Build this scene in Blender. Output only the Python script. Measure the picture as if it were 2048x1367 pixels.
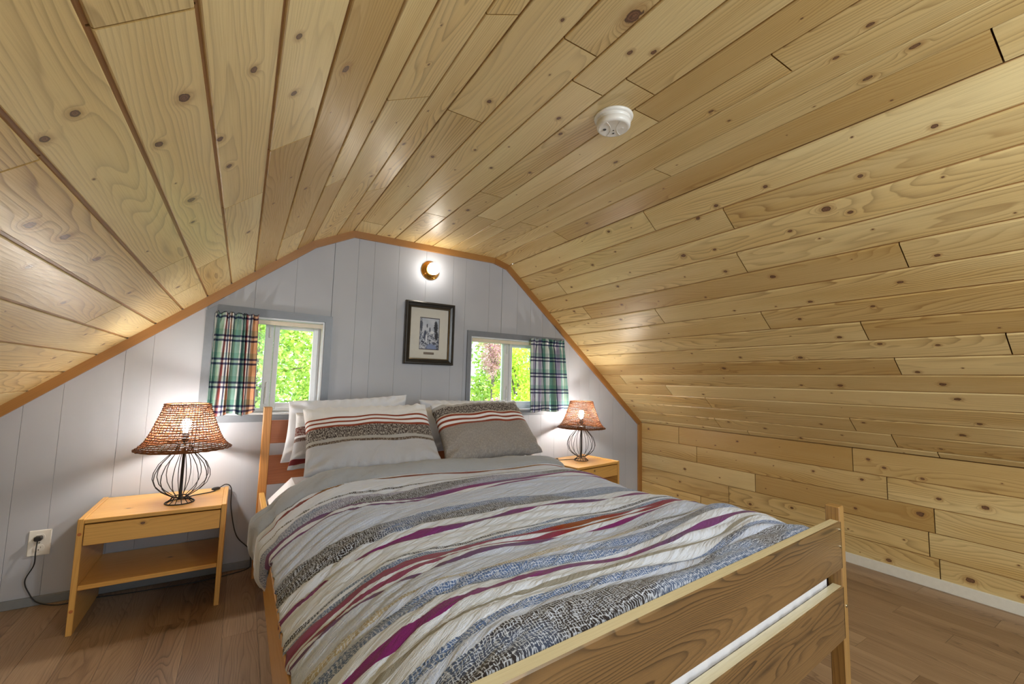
import bpy, math, random
from mathutils import Vector, Matrix, noise as mn
R = random.Random(7)
for o in list(bpy.data.objects): bpy.data.objects.remove(o)
SC = bpy.context.scene; COL = SC.collection; PI = math.pi
# ------------------------------------------------------------------ camera
H = 1.1315
cd = bpy.data.cameras.new('camera'); cam = bpy.data.objects.new('camera', cd); COL.objects.link(cam)
cd.sensor_width = 36; cd.lens = 856.7/2048*36; cd.clip_start = .02; cd.clip_end = 200
RR = [(0.84729552,-0.53056317,0.02435222),(-0.06864991,-0.06393572,0.99558998),(0.5266664,0.84523071,0.09059556)]
m = Matrix.Identity(4)
for i in range(3):
    m[i][0] = RR[0][i]; m[i][1] = RR[1][i]; m[i][2] = -RR[2][i]
m[2][3] = H
cam.matrix_world = m; SC.camera = cam
# ------------------------------------------------------------------ light
SC.view_settings.view_transform = 'Standard'; SC.view_settings.look = 'None'
SC.view_settings.gamma = 1; SC.view_settings.use_curve_mapping = False
SC.view_settings.exposure = 0.53
W = bpy.data.worlds.new('world'); SC.world = W; W.use_nodes = True
W.node_tree.nodes['Background'].inputs[0].default_value = (.80,.90,1,1)
W.node_tree.nodes['Background'].inputs[1].default_value = 3.2
sd = bpy.data.lights.new('sun','SUN'); sun = bpy.data.objects.new('sun', sd); COL.objects.link(sun)
sd.energy = 5.0; sd.angle = .01; sd.color = (1,.95,.85)
sun.rotation_euler = Vector((-.7,.55,-1)).to_track_quat('-Z','Y').to_euler()
def area(name, loc, tgt, sx, sy, e, c):
    d = bpy.data.lights.new(name,'AREA'); d.shape='RECTANGLE'; d.size=sx; d.size_y=sy; d.energy=e; d.color=c
    o = bpy.data.objects.new(name,d); COL.objects.link(o); o.location=loc
    o.rotation_euler = (Vector(tgt)-Vector(loc)).to_track_quat('-Z','Y').to_euler(); return o
# added fill panel behind the camera; the rear wall has no opening
area('rear_fill_panel', (1.0,-2.55,1.05), (1.0,3,1.15), 3.0, 1.7, 28, (.80,.91,1))
pd = bpy.data.lights.new('rear_fill_point','POINT'); po = bpy.data.objects.new('rear_fill_point', pd); COL.objects.link(po)  # unseen fill light added behind the camera to brighten bed and room
pd.energy = 50; pd.shadow_soft_size = .09; pd.color = (.84,.93,1); po.location = (1.25,-.85,1.80)

# ------------------------------------------------------------------ node helper
class NT:
    def __init__(s, name):
        s.m = bpy.data.materials.new(name); s.m.use_nodes = True; s.t = s.m.node_tree
        s.t.nodes.clear(); s.out = s.n('ShaderNodeOutputMaterial')
    def n(s, typ, ins=None, **kw):
        nd = s.t.nodes.new(typ)
        for k,v in kw.items(): setattr(nd,k,v)
        for k,v in (ins or {}).items(): s.set(nd.inputs[k], v)
        return nd
    def set(s, sock, v):
        if isinstance(v, bpy.types.NodeSocket): s.t.links.new(v, sock)
        else:
            if isinstance(v,(tuple,list)) and len(v)==3 and sock.type=='RGBA': v=(*v,1)
            sock.default_value = v
    def math(s, op, a, b=0, c=0, clamp=False):
        nd = s.n('ShaderNodeMath', operation=op); nd.use_clamp = clamp
        s.set(nd.inputs[0],a); s.set(nd.inputs[1],b)
        if op in('MULTIPLY_ADD','SMOOTH_MIN'): s.set(nd.inputs[2],c)
        return nd.outputs[0]
    def mix(s, f, a, b, bt='MIX'):
        nd = s.n('ShaderNodeMix', data_type='RGBA', blend_type=bt)
        s.set(nd.inputs[0],f); s.set(nd.inputs[6],a); s.set(nd.inputs[7],b); return nd.outputs[2]
    def mapr(s, v, a, b, c=0, d=1, smooth=False):
        nd = s.n('ShaderNodeMapRange', interpolation_type='SMOOTHSTEP' if smooth else 'LINEAR')
        for i,x in enumerate((v,a,b,c,d)): s.set(nd.inputs[i],x)
        return nd.outputs[0]
    def noise(s, vec, scale, detail=2, rough=.5, dist=0):
        nd = s.n('ShaderNodeTexNoise', {'Vector':vec,'Scale':scale,'Detail':detail,'Roughness':rough,'Distortion':dist})
        return nd.outputs[0]
    def comb(s,x,y,z=0):
        return s.n('ShaderNodeCombineXYZ',{0:x,1:y,2:z}).outputs[0]
    def sep(s,v):
        return s.n('ShaderNodeSeparateXYZ',{0:v}).outputs
    def attr(s,name):
        return s.n('ShaderNodeAttribute',attribute_name=name).outputs['Vector']
    def ramp(s, fac, stops, interp='CONSTANT'):
        nd = s.n('ShaderNodeValToRGB',{0:fac}); cr = nd.color_ramp; cr.interpolation = interp
        while len(cr.elements)>1: cr.elements.remove(cr.elements[0])
        cr.elements[0].position = stops[0][0]; cr.elements[0].color = (*stops[0][1],1)
        for p,c in stops[1:]:
            e = cr.elements.new(p); e.color = (*c,1)
        return nd.outputs[0]
    def bsdf(s, col, rough=.5, metal=0, spec=.5, bump=None, bstr=.3, bdist=.001, **kw):
        b = s.n('ShaderNodeBsdfPrincipled',{'Base Color':col,'Roughness':rough,'Metallic':metal,'Specular IOR Level':spec})
        for k,v in kw.items(): s.set(b.inputs[k.replace('_',' ')], v)
        if bump is not None:
            bp = s.n('ShaderNodeBump',{'Strength':bstr,'Distance':bdist,'Height':bump}); s.t.links.new(bp.outputs[0], b.inputs['Normal'])
        s.t.links.new(b.outputs[0], s.out.inputs[0]); return b
def srgb(r,g,b):
    f = lambda c: (c/255/12.92) if c<=10 else ((c/255+.055)/1.055)**2.4
    return (f(r),f(g),f(b))
def plain(name, col, rough=.5, metal=0, nz=.06, ns=40, bstr=.1, **kw):
    t = NT(name); tc = t.n('ShaderNodeTexCoord').outputs['Object']
    n = t.noise(tc, ns, 3); f = t.mapr(n,.3,.7,1-nz,1+nz)
    c = t.mix(1.0, col, t.comb(f,f,f), 'MULTIPLY')
    t.bsdf(c, rough, metal, bump=n, bstr=bstr, **kw); return t.m
def emit(name, col, st):
    t = NT(name); e = t.n('ShaderNodeEmission',{0:col,1:st}); t.t.links.new(e.outputs[0], t.out.inputs[0]); return t.m

def wood(name, light, mid, dark, freq=55, fig=9, con=.6, rough=.38, tintamt=.22, knotcol=None, warm=None, figv=4.0, figu=.55, coat=.25, sheen_bump=.25):
    t = NT(name); g = t.sep(t.attr('grain')); k = t.sep(t.attr('knot'))
    u,v,ti = g[0],g[1],g[2]
    n1 = t.noise(t.comb(t.math('MULTIPLY',u,figu),t.math('MULTIPLY',v,figv),0),1,2,.45)
    n2 = t.noise(t.comb(t.math('MULTIPLY',u,4),t.math('MULTIPLY',v,22),3.1),1,2,.5)
    kx,ky,kr = k[0],k[1],k[2]
    krs = t.math('MAXIMUM',kr,.0005)
    d1 = t.math('ADD', t.math('POWER',t.math('DIVIDE',kx,t.math('MULTIPLY',krs,3.3)),2), t.math('POWER',t.math('DIVIDE',ky,t.math('MULTIPLY',krs,2.3)),2))
    kb = t.math('EXPONENT', t.math('MULTIPLY',d1,-1))
    kon = t.math('GREATER_THAN',kr,.0006); kb = t.math('MULTIPLY',kb,kon)
    F = t.math('MULTIPLY_ADD', v, freq, t.math('MULTIPLY',n1,fig*2.2))
    F = t.math('MULTIPLY_ADD', n2, .9, F)
    F = t.math('MULTIPLY_ADD', kb, t.math('MULTIPLY',krs,260), F)
    fr = t.math('FRACT',F)
    ring = t.math('POWER', fr, 3.2)
    ring = t.math('MULTIPLY', ring, t.mapr(fr,.9,1,1,0,True))
    big = t.noise(t.comb(t.math('MULTIPLY',u,.9),t.math('MULTIPLY',v,7),7.7),1,2)
    amp = t.mapr(big,.32,.66,.30,1)
    fib = t.noise(t.comb(t.math('MULTIPLY',u,9),t.math('MULTIPLY',v,420),1.3),1,1)
    c = t.mix(t.mapr(big,.3,.75), light, mid)
    c = t.mix(t.math('MULTIPLY',t.math('MULTIPLY',ring,amp),con), c, dark)
    c = t.mix(t.math('MULTIPLY',t.mapr(fib,.45,.7),.16), c, dark)
    # per board tone
    c = t.mix(t.math('MULTIPLY',t.math('MAXIMUM',ti,0),tintamt*1.0), c, tuple(x*y for x,y in zip(mid,(.66,.55,.38))))
    c = t.mix(t.math('MULTIPLY',t.math('MAXIMUM',t.math('MULTIPLY',ti,-1),0),tintamt*.6), c, tuple(min(1,x*1.15) for x in light))
    # knots
    wob = t.noise(t.comb(t.math('MULTIPLY',kx,60),t.math('MULTIPLY',ky,60),u),1,2)
    dk = t.math('SQRT', t.math('ADD', t.math('POWER',t.math('DIVIDE',kx,t.math('MULTIPLY',krs,1.45)),2), t.math('POWER',t.math('DIVIDE',ky,krs),2)))
    dk = t.math('ADD', dk, t.mapr(wob,.3,.7,-.22,.22))
    halo = t.math('MULTIPLY', t.mapr(dk,1,2.7,.5,0,True), kon)
    c = t.mix(halo, c, knotcol[1])
    core = t.math('MULTIPLY', t.mapr(dk,.85,1.05,1,0), kon)
    kc = t.mix(t.mapr(t.math('SINE',t.math('MULTIPLY',dk,16)),-1,1), knotcol[0], tuple(x*1.9 for x in knotcol[0]))
    rim = t.math('MULTIPLY', t.mapr(t.math('ABSOLUTE',t.math('SUBTRACT',dk,.9)),0,.16,1,0), kon)
    c = t.mix(core, c, kc); c = t.mix(t.math('MULTIPLY',rim,.85), c, tuple(x*.35 for x in knotcol[0]))
    t.bsdf(c, t.mapr(fib,.3,.7,rough-.05,rough+.08), 0, .45, bump=t.math('ADD',t.math('MULTIPLY',ring,.6),fib), bstr=sheen_bump, bdist=.0006, Coat_Weight=coat, Coat_Roughness=.32)
    return t.m
KN = (srgb(98,70,50), srgb(158,112,62))
M = {}
M['ceil']  = wood('pine_ceiling_boards', srgb(226,206,154), srgb(208,176,112), srgb(120,80,36), 72, 15, .92, .42, .75, KN, coat=.15)
M['groove']= wood('pine_tongue_in_groove', srgb(176,132,80), srgb(160,116,66), srgb(90,58,30), 70,4,.4,.6,.2,KN)
M['trim']  = wood('stained_pine_trim', srgb(170,122,64), srgb(150,100,48), srgb(104,64,28), 120,4,.4,.4,.2,KN)
M['ns']    = wood('lacquered_pine', srgb(226,180,104), srgb(214,160,82), srgb(160,104,44), 85,8,.5,.33,.3,KN)
M['bed']   = wood('aged_pine_rail', srgb(134,104,66), srgb(112,84,50), srgb(34,22,12), 62,16,1.35,.34,.2,KN, figv=6, figu=.8, coat=.9)
M['railglare']=wood('rail_top_glare', srgb(232,226,196), srgb(222,212,176), srgb(180,160,116), 90,5,.35,.3,.1,KN, coat=.9)  # bright glare on the foot rail tops, put into the wood colour
M['footpost']=wood('aged_pine_post', srgb(178,142,88), srgb(160,120,66), srgb(100,68,34), 95,5,.7,.36,.2,KN)
M['post']  = wood('orange_pine_post', srgb(206,150,84), srgb(190,128,62), srgb(130,78,32), 95,5,.6,.38,.2,KN)
M['redpine']=wood('reddish_pine_rail', srgb(190,116,64), srgb(176,98,48), srgb(122,58,26), 75,9,.6,.4,.2,KN)
M['floor'] = wood('brown_laminate_boards', srgb(172,146,118), srgb(138,112,88), srgb(66,50,38), 85,13,.95,.42,.5,(srgb(80,60,45),srgb(110,85,62)), figv=6, figu=1.0, coat=.1, sheen_bump=.3)
def wallpaint():
    t = NT('white_painted_panelling'); tc = t.n('ShaderNodeTexCoord').outputs['Object']
    n = t.noise(tc, 350, 3); n2 = t.noise(tc, 3, 2)
    c = t.mix(t.mapr(n2,.35,.65), srgb(180,184,193), srgb(174,178,188))
    t.bsdf(c, .45, 0, .4, bump=n, bstr=.12, bdist=.0008); return t.m
M['wall'] = wallpaint()
M['casing'] = plain('slate_grey_gloss_paint', srgb(122,128,138), .35, nz=.04)
M['basegrey'] = plain('grey_baseboard_paint', srgb(128,132,136), .4, nz=.05)
M['basewhite'] = plain('white_baseboard_paint', srgb(228,228,222), .4, nz=.03)
M['vinyl'] = plain('white_vinyl_sash', srgb(232,234,238), .3, nz=.02)
M['cream'] = plain('cream_rod_enamel', srgb(226,216,196), .35, nz=.03)
M['blackmetal'] = plain('black_wire_metal', srgb(46,44,44), .4, .6, nz=.1)
M['brass'] = plain('polished_brass', srgb(205,150,70), .22, 1, nz=.04)
M['plastic'] = plain('ivory_white_plastic', srgb(232,230,224), .35, nz=.02)
M['plasticdark'] = plain('dark_plastic', srgb(60,58,56), .5)
M['cord'] = plain('black_cord', srgb(34,34,36), .45)
M['screw'] = plain('screw_metal', srgb(170,165,150), .3, 1)
M['white'] = None
M['sheet'] = plain('white_bed_sheet', srgb(222,224,232), .85, nz=.02, ns=300, bstr=.3)
M['framedark'] = plain('black_bronze_frame', srgb(44,42,40), .28, .3, nz=.15)
M['framegold'] = plain('bronze_frame_lip', srgb(120,108,88), .3, .8)
M['mat'] = plain('grey_mat_board', srgb(206,206,200), .7, nz=.02)
M['plaque'] = plain('bronze_plaque', srgb(104,94,84), .4, .5, nz=.3, ns=700)

# ------------------------------------------------------------------ mesh helper
class MB:
    def __init__(s): s.v=[]; s.f=[]; s.g=[]; s.k=[]; s.mi=[]; s.uv=[]
    def face(s, pts, g=None, k=None, mi=0, uv=None):
        b=len(s.v); s.v+= [tuple(p) for p in pts]; n=len(pts); s.f.append(tuple(range(b,b+n)))
        s.g += g or [(0,0,0)]*n; s.k += k or [(9,9,0)]*n; s.mi.append(mi); s.uv += uv or [(0,0)]*n
    def poly(s, verts, faces, mi=0, uvs=None):
        b=len(s.v); s.v += [tuple(p) for p in verts]
        for f in faces:
            s.f.append(tuple(b+i for i in f)); s.mi.append(mi)
            for i in f:
                s.g.append((0,0,0)); s.k.append((9,9,0)); s.uv.append(uvs[i] if uvs else (0,0))
    def cbox(s, x0,x1,y0,y1,z0,z1, axis=None, ch=.0, mi=0, tint=0, T=None, knots=None):
        """box with bevelled edges and wood grain running on its longest axis"""
        d=[x1-x0,y1-y0,z1-z0]; ax = axis if axis is not None else d.index(max(d))
        ou,ov=R.uniform(0,60),R.uniform(0,60); lo=(x0,y0,z0); hi=(x1,y1,z1)
        ch=min(ch, min(d)*.45)
        others=[i for i in range(3) if i!=ax]
        def gr(p, nrm):
            u=p[ax]; # across coordinate continuous round the section
            a,b=others
            vv = p[a]+p[b]*.9 if abs(nrm[ax])<.5 else p[a]
            if abs(nrm[ax])>=.5: return (ou+p[b]*1.0, ov+p[a], tint)
            if abs(nrm[a])>.5: vv=p[b]+.37
            elif abs(nrm[b])>.5: vv=p[a]
            return (ou+u, ov+vv, tint)
        def quad(P,n):
            P=[Vector(p) for p in P]
            if (P[1]-P[0]).cross(P[2]-P[0]).dot(Vector(n))<0: P=P[::-1]
            kk=None
            for (fi,fs_,ku,kv,kr) in (knots or []):
                if abs(n[fi])>.5 and n[fi]*fs_>0:
                    ot=[q for q in others if q!=fi][0]; kk=[(p[ax]-ku,p[ot]-kv,kr) for p in P]
            s.face([T(p) if T else p for p in P],[gr(p,n) for p in P],kk,mi)
        for i in range(3):
            a,b=[j for j in range(3) if j!=i]
            for sg in (0,1):
                c=(lo,hi)[sg][i]; P=[]
                for qa,qb in ((0,0),(1,0),(1,1),(0,1)):
                    p=[0,0,0]; p[i]=c
                    p[a]=hi[a]-ch if qa else lo[a]+ch; p[b]=hi[b]-ch if qb else lo[b]+ch; P.append(p)
                n=[0,0,0]; n[i]=1 if sg else -1; quad(P,n)
        if ch>0:
            for i in range(3):
                a,b=[j for j in range(3) if j!=i]
                for sa in (0,1):
                    for sb in (0,1):
                        A=(lo,hi)[sa][a]; B=(lo,hi)[sb][b]; ia=ch if sa==0 else -ch; ib=ch if sb==0 else -ch
                        P=[]
                        for (pa,pb,e) in ((A,B+ib,0),(A+ia,B,0),(A+ia,B,1),(A,B+ib,1)):
                            p=[0,0,0]; p[a]=pa;p[b]=pb;p[i]=(hi[i]-ch) if e else (lo[i]+ch); P.append(p)
                        n=[0,0,0]; n[a]=1 if sa else -1; n[b]=.99 if sb else -.99; quad(P,n)
            for sx in (0,1):
                for sy in (0,1):
                    for sz in (0,1):
                        c=[(lo,hi)[q][i] for i,q in enumerate((sx,sy,sz))]; sg=[-1 if q else 1 for q in (sx,sy,sz)]
                        P=[]
                        for i in range(3):
                            p=[c[j]+ch*sg[j] for j in range(3)]; p[i]=c[i]; P.append(p)
                        n=[-q for q in sg]; quad(P,[n[0],n[1]*.9,n[2]*.8])
    def tube(s, pts, r, n=8, mi=0, closed=False, cap=True):
        P=[Vector(p) for p in pts]; N=len(P); vs=[]; fs=[]
        up=Vector((0,0,1)); prev=None
        for i,p in enumerate(P):
            a=P[i-1] if (i>0 or closed) else p; b=P[(i+1)%N] if (i<N-1 or closed) else p
            t=(b-a).normalized()
            if prev is None:
                q=up if abs(t.z)<.9 else Vector((1,0,0)); x=t.cross(q).normalized()
            else:
                x=(prev-t*prev.dot(t)).normalized()
            prev=x; y=t.cross(x); rr=r[i] if isinstance(r,(list,tuple)) else r
            for j in range(n):
                an=2*PI*j/n; vs.append(p+x*rr*math.cos(an)+y*rr*math.sin(an))
        for i in range(N if closed else N-1):
            for j in range(n):
                a=i*n+j; b=i*n+(j+1)%n; c=((i+1)%N)*n+(j+1)%n; d=((i+1)%N)*n+j; fs.append((a,b,c,d))
        if cap and not closed:
            fs.append(tuple(range(n))[::-1]); fs.append(tuple((N-1)*n+j for j in range(n)))
        s.poly(vs,fs,mi)
    def lathe(s, prof, c=(0,0,0), ax=(0,0,1), n=32, mi=0):
        ax=Vector(ax).normalized(); q=Vector((1,0,0)) if abs(ax.x)<.9 else Vector((0,1,0))
        x=(q-ax*q.dot(ax)).normalized(); y=ax.cross(x); c=Vector(c); vs=[]; fs=[]
        for r,h in prof:
            for j in range(n):
                a=2*PI*j/n; vs.append(c+ax*h+x*max(r,1e-5)*math.cos(a)+y*max(r,1e-5)*math.sin(a))
        for i in range(len(prof)-1):
            for j in range(n):
                fs.append((i*n+j,i*n+(j+1)%n,(i+1)*n+(j+1)%n,(i+1)*n+j))
        s.poly(vs,fs,mi)
    def build(s, name, mat, parent=None, smooth=False, loc=None, weld=False):
        me=bpy.data.meshes.new(name); off=Vector(loc) if loc else Vector((0,0,0))
        me.from_pydata([tuple(Vector(p)-off) for p in s.v],[],s.f)
        for mm in (mat if isinstance(mat,(list,tuple)) else [mat]): me.materials.append(mm)
        for nm,dat in (('grain',s.g),('knot',s.k)):
            a=me.attributes.new(nm,'FLOAT_VECTOR','CORNER'); a.data.foreach_set('vector',[c for q in dat for c in q])
        ul=me.uv_layers.new(name='UVMap'); ul.data.foreach_set('uv',[c for q in s.uv for c in q])
        me.polygons.foreach_set('material_index',s.mi)
        if smooth: me.polygons.foreach_set('use_smooth',[True]*len(s.f))
        me.update()
        o=bpy.data.objects.new(name,me); COL.objects.link(o); o.location=off
        if parent:
            o.parent=parent; o.location=off-Vector(parent.location) if not parent.get('_rz') else off
        return o
def tag(o,label=None,cat=None,group=None,kind=None):
    if label: o['label']=label
    if cat: o['category']=cat
    if group: o['group']=group
    if kind: o['kind']=kind
    return o
def empty(name,loc,label=None,cat=None,group=None,kind=None):
    o=bpy.data.objects.new(name,None); o.empty_display_size=.05; COL.objects.link(o); o.location=loc
    return tag(o,label,cat,group,kind)
def copy_tree(o,parent=None):
    c=o.copy(); COL.objects.link(c); c.parent=parent
    for ch in o.children: copy_tree(ch,c)
    return c

# ================================================================== SETTING
YW=3.05; YB=-2.6
LOW=[(-1.22,0),(-1.22,.693),(.354,1.976),(.592,2.094),(1.70,2.098),(1.827,2.062),(3.42,.724),(3.42,0)]
UP=[(-1.265,0),(-1.265,.714),(.329,2.014),(.581,2.139),(1.706,2.143),(1.849,2.103),(3.465,.745),(3.465,0)]
SURF={'LK':[0,.139,.279,.419,.559,.714],
 'LS':[0,.055,.2,.345,.491,.645,.792,.941,1.082,1.227,1.369,1.512,1.657,1.797,1.946,2.057],
 'LB':[0,.162,.281],'FL':[0,.151,.287,.431,.578,.718,.851,.994,1.125],'RB':[0,.148],
 'RS':[0,.146,.28,.417,.56,.70,.845,.988,1.123,1.258,1.39,1.52,1.655,1.79,1.925,2.055,2.111],
 'RK':[0,.155,.295,.435,.575,.745]}
J=[('LS',1.425,.75),('LS',1.187,1.022),('LS',1.722,1.358),('LS',1.579,1.67),('LS',1.294,2.018),('LS',1.439,2.279),('LS',.993,2.266),('LS',1.303,2.567),('LS',1.868,2.551),('LS',2.014,1.951),('LB',.085,1.323),('LB',.228,.932),('FL',.092,1.433),('FL',.231,.929),('FL',.371,1.053),('FL',.519,1.987),('LB',.231,2.221),('FL',.076,2.806),('FL',.363,2.437),('FL',.65,2.305),('FL',.792,2.399),('FL',.929,2.235),('FL',.513,.949),('FL',.664,1.044),('FL',1.082,1.301),('FL',.799,.63),('RB',.091,.246),('RB',.086,2.248),('RS',.081,1.605),('RS',.219,1.201),('RS',.495,1.257),('RS',.637,.628),('RS',.342,2.655),('RS',.624,2.599),('RS',.771,1.971),('RS',.917,1.313),('RS',1.056,.884),('RS',1.194,.42),('RS',1.317,.82),('RS',1.433,2.809),('RS',1.581,2.385),('RS',1.726,2.091),('RS',1.983,2.147),('RS',1.86,1.172),('RS',2.002,1.002),('RS',2.102,1.93),('RS',2.101,.827),('RK',.082,2.595),('RK',.217,2.411),('RK',.088,1.253),('RK',.362,1.9),('RK',.501,2.12),('RK',.231,1.079),('RK',.374,.868),('RK',.51,.898),('RK',.66,.858),('RK',.633,2.378)]
K=[('LS',1.466,.969,3),('LS',1.603,.946,2),('LS',1.704,1.085,2),('LS',1.841,1.053,3),('LS',1.303,.921,2),('LS',1.247,.966,2),('LS',1.126,1.254,3),('LS',1.149,1.384,3),('LS',1.154,1.621,3),('LS',1.429,1.476,3),('LS',1.525,1.179,2),('LS',.994,1.882,2),('LS',1.047,1.472,2),('LS',1.542,1.348,2),('FL',.108,1.303,2),('FL',.38,1.243,2),('FL',.489,2.253,3),('FL',.45,1.319,2),('FL',.263,.762,6),('FL',.355,.859,2),('FL',.414,.818,2),('FL',.83,.423,2),('FL',1.08,.51,3),('FL',1.031,.381,3),('FL',.893,.527,2),('RS',.115,.423,2),('RS',.31,.807,4),('RS',.356,.734,2),('RS',.113,.981,2),('RS',.208,.657,2),('RS',.348,1.541,3),('RS',.154,1.342,2),('RS',.612,1.151,3),('RS',1.232,1.246,3),('RS',1.315,1.765,3),('RS',.814,1.046,2),('RS',1.476,1.121,3),('RS',1.454,.68,3),('RS',1.567,.649,3),('RS',1.867,.688,3),('RK',.34,.929,4),('RK',.661,1.09,3),('RK',.643,.738,4),('RK',.133,.909,2),('RK',.196,1.208,2),('RK',.101,1.088,2),('RK',.062,1.168,2),('RK',.119,2.232,1),('RK',.13,1.894,1),('RK',.486,1.639,2),('RK',.236,.66,3)]
TN=[('RB',.052,.522,.75),('RS',.614,.812,.75),('RS',1.342,1.286,.6),('RS',1.033,.492,.55),('LS',1.72,1.728,.75),('LS',1.988,2.162,.7),('LS',1.72,1.0,-.8),('RS',.217,.469,.35),('RK',.269,2.377+.1,.4),('RK',.128,2.8,.5),('RK',.506,2.5,.4),('RS',1.971,.971,.3),('FL',.489,1.006,.1),('LS',.717,2.467,-.4),('LS',1.4,1.2,-.9),('LS',1.3,1.2,-.7),('LS',1.57,1,-.8),('FL',.36,1.5,-.8),('FL',.09,.8,-.8),('FL',.22,1.3,-.8)]
def frame(i):
    a=Vector((UP[i][0],0,UP[i][1])); b=Vector((UP[i+1][0],0,UP[i+1][1])); t=(b-a).normalized()
    n=Vector((t.z,0,-t.x))  # into the room
    return a,t,n
def boards(mb, key, i, y0, y1, g=.007, c=.0025, dep=.0065, tmin=None, minv=0, maxv=99):
    a,t,n=frame(i); S=SURF[key]; Yd=Vector((0,1,0))
    P=lambda u,v,d:(a+t*v+Yd*u-n*d)
    rr=random.Random(hash(key)%1000 if False else sum(map(ord,key))*7)
    for j in range(len(S)-1):
        v0,v1=S[j],S[j+1]
        if v1-v0<.02 : continue
        js=sorted([q[2] for q in J if q[0]==key and v0<=q[1]<v1])
        cuts=[y0]+js
        # unseen part behind the camera and any long run left
        full=[y0]
        for k2 in sorted(js+[y1]):
            if full[-1]==y0 and k2-full[-1]>2.6 and k2>1.2:
                full.append(min(k2-1.6, rr.uniform(-1.3,-.3)))
            elif k2-full[-1]>3.4: full.append(full[-1]+rr.uniform(1.5,1.9))
            full.append(k2)
        for q in range(len(full)-1):
            u0,u1=full[q],full[q+1]
            if u1-u0<.05: continue
            tint=max(-1,min(1,rr.gauss(-.05,.33)))
            for z in TN:
                if z[0]==key and v0<=z[1]<v1 and u0<=z[2]<u1: tint=z[3]
            ks=[(z[2],z[1],z[3]*.0027+.0016) for z in K if z[0]==key and v0<=z[1]<v1 and u0+.03<z[2]<u1-.03]
            uu=u0+rr.uniform(.1,.5)
            while uu<u1-.06:
                if all(abs(uu-z[0])>.13 for z in ks):
                    w=v1-v0
                    ks.append((uu, v0+w*rr.uniform(.18,.82), rr.choice((.002,.0025,.003,.0035,.0045,.006,.0075))))
                uu+=rr.uniform(.16,.62)
            ks.sort()
            us=[u0+.0024]+[ (ks[z][0]+ks[z+1][0])/2 for z in range(len(ks)-1)]+[u1-.0024]
            if not ks: ks=[(0,-50,0)]
            prof=[(v0+g/2,dep),(v0+g/2,c),(v0+g/2+c,0),(v1-g/2-c,0),(v1-g/2,c),(v1-g/2,dep)]
            ou,ov=rr.uniform(0,80),rr.uniform(0,80)
            for z in range(len(ks)):
                ua,ub=us[z],us[z+1]; kk=ks[z]
                for pa,pb in zip(prof,prof[1:]):
                    C=[(ua,*pa),(ub,*pa),(ub,*pb),(ua,*pb)]
                    mb.face([P(*q2) for q2 in C],[(ou+q2[0],ov+q2[1],tint) for q2 in C],[(q2[0]-kk[0],q2[1]-kk[1],kk[2]) for q2 in C])
            for ue in (us[0],us[-1]):
                mb.face([P(ue,*q2) for q2 in prof],[(ou+ue,ov+q2[0],.9) for q2 in prof])
                C=[(ue,v0,dep),(ue,v1,dep),(ue,v1,.05),(ue,v0,.05)]
                mb.face([P(*q2) for q2 in C],[(ou+ue,ov+q2[1],.9) for q2 in C],mi=1)
            C=[(us[0],v0,dep),(us[-1],v0,dep),(us[-1],v1,dep),(us[0],v1,dep)]
            mb.face([P(*q2) for q2 in C],[(q2[0],q2[1],0) for q2 in C],mi=1)
    # tongue layer and outer skin
    L=S[-1]; e=.0
    for d0,d1 in ((dep,.06),):
        C=[(y0,-.06,d1),(y1,-.06,d1),(y1,L+.06,d1),(y0,L+.06,d1)]
        mb.face([P(*q) for q in C],[(q[0],q[1],0) for q in C],mi=1)
cm=MB()
for key,i,g,c in (('LS',1,.009,.002),('LB',2,.007,.002),('FL',3,.006,.002),('RB',4,.005,.004),('RS',5,.005,.0055)):
    boards(cm,key,i,YB,YW+.02,g,c)
ceiling=cm.build('ceiling',[M['ceil'],M['groove']]); tag(ceiling,'knotty pine plank ceiling following the gambrel roof',kind='structure')
wr=MB(); boards(wr,'RK',6,YB,YW+.02,.004,.002); o=wr.build('wall_right',[M['ceil'],M['groove']]); tag(o,'low knee wall of horizontal knotty pine boards',kind='structure')
wl=MB(); boards(wl,'LK',0,YB,YW+.02,.004,.002); o=wl.build('wall_left',[M['ceil'],M['groove']]); tag(o,'low pine knee wall on the left',kind='structure')

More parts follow.
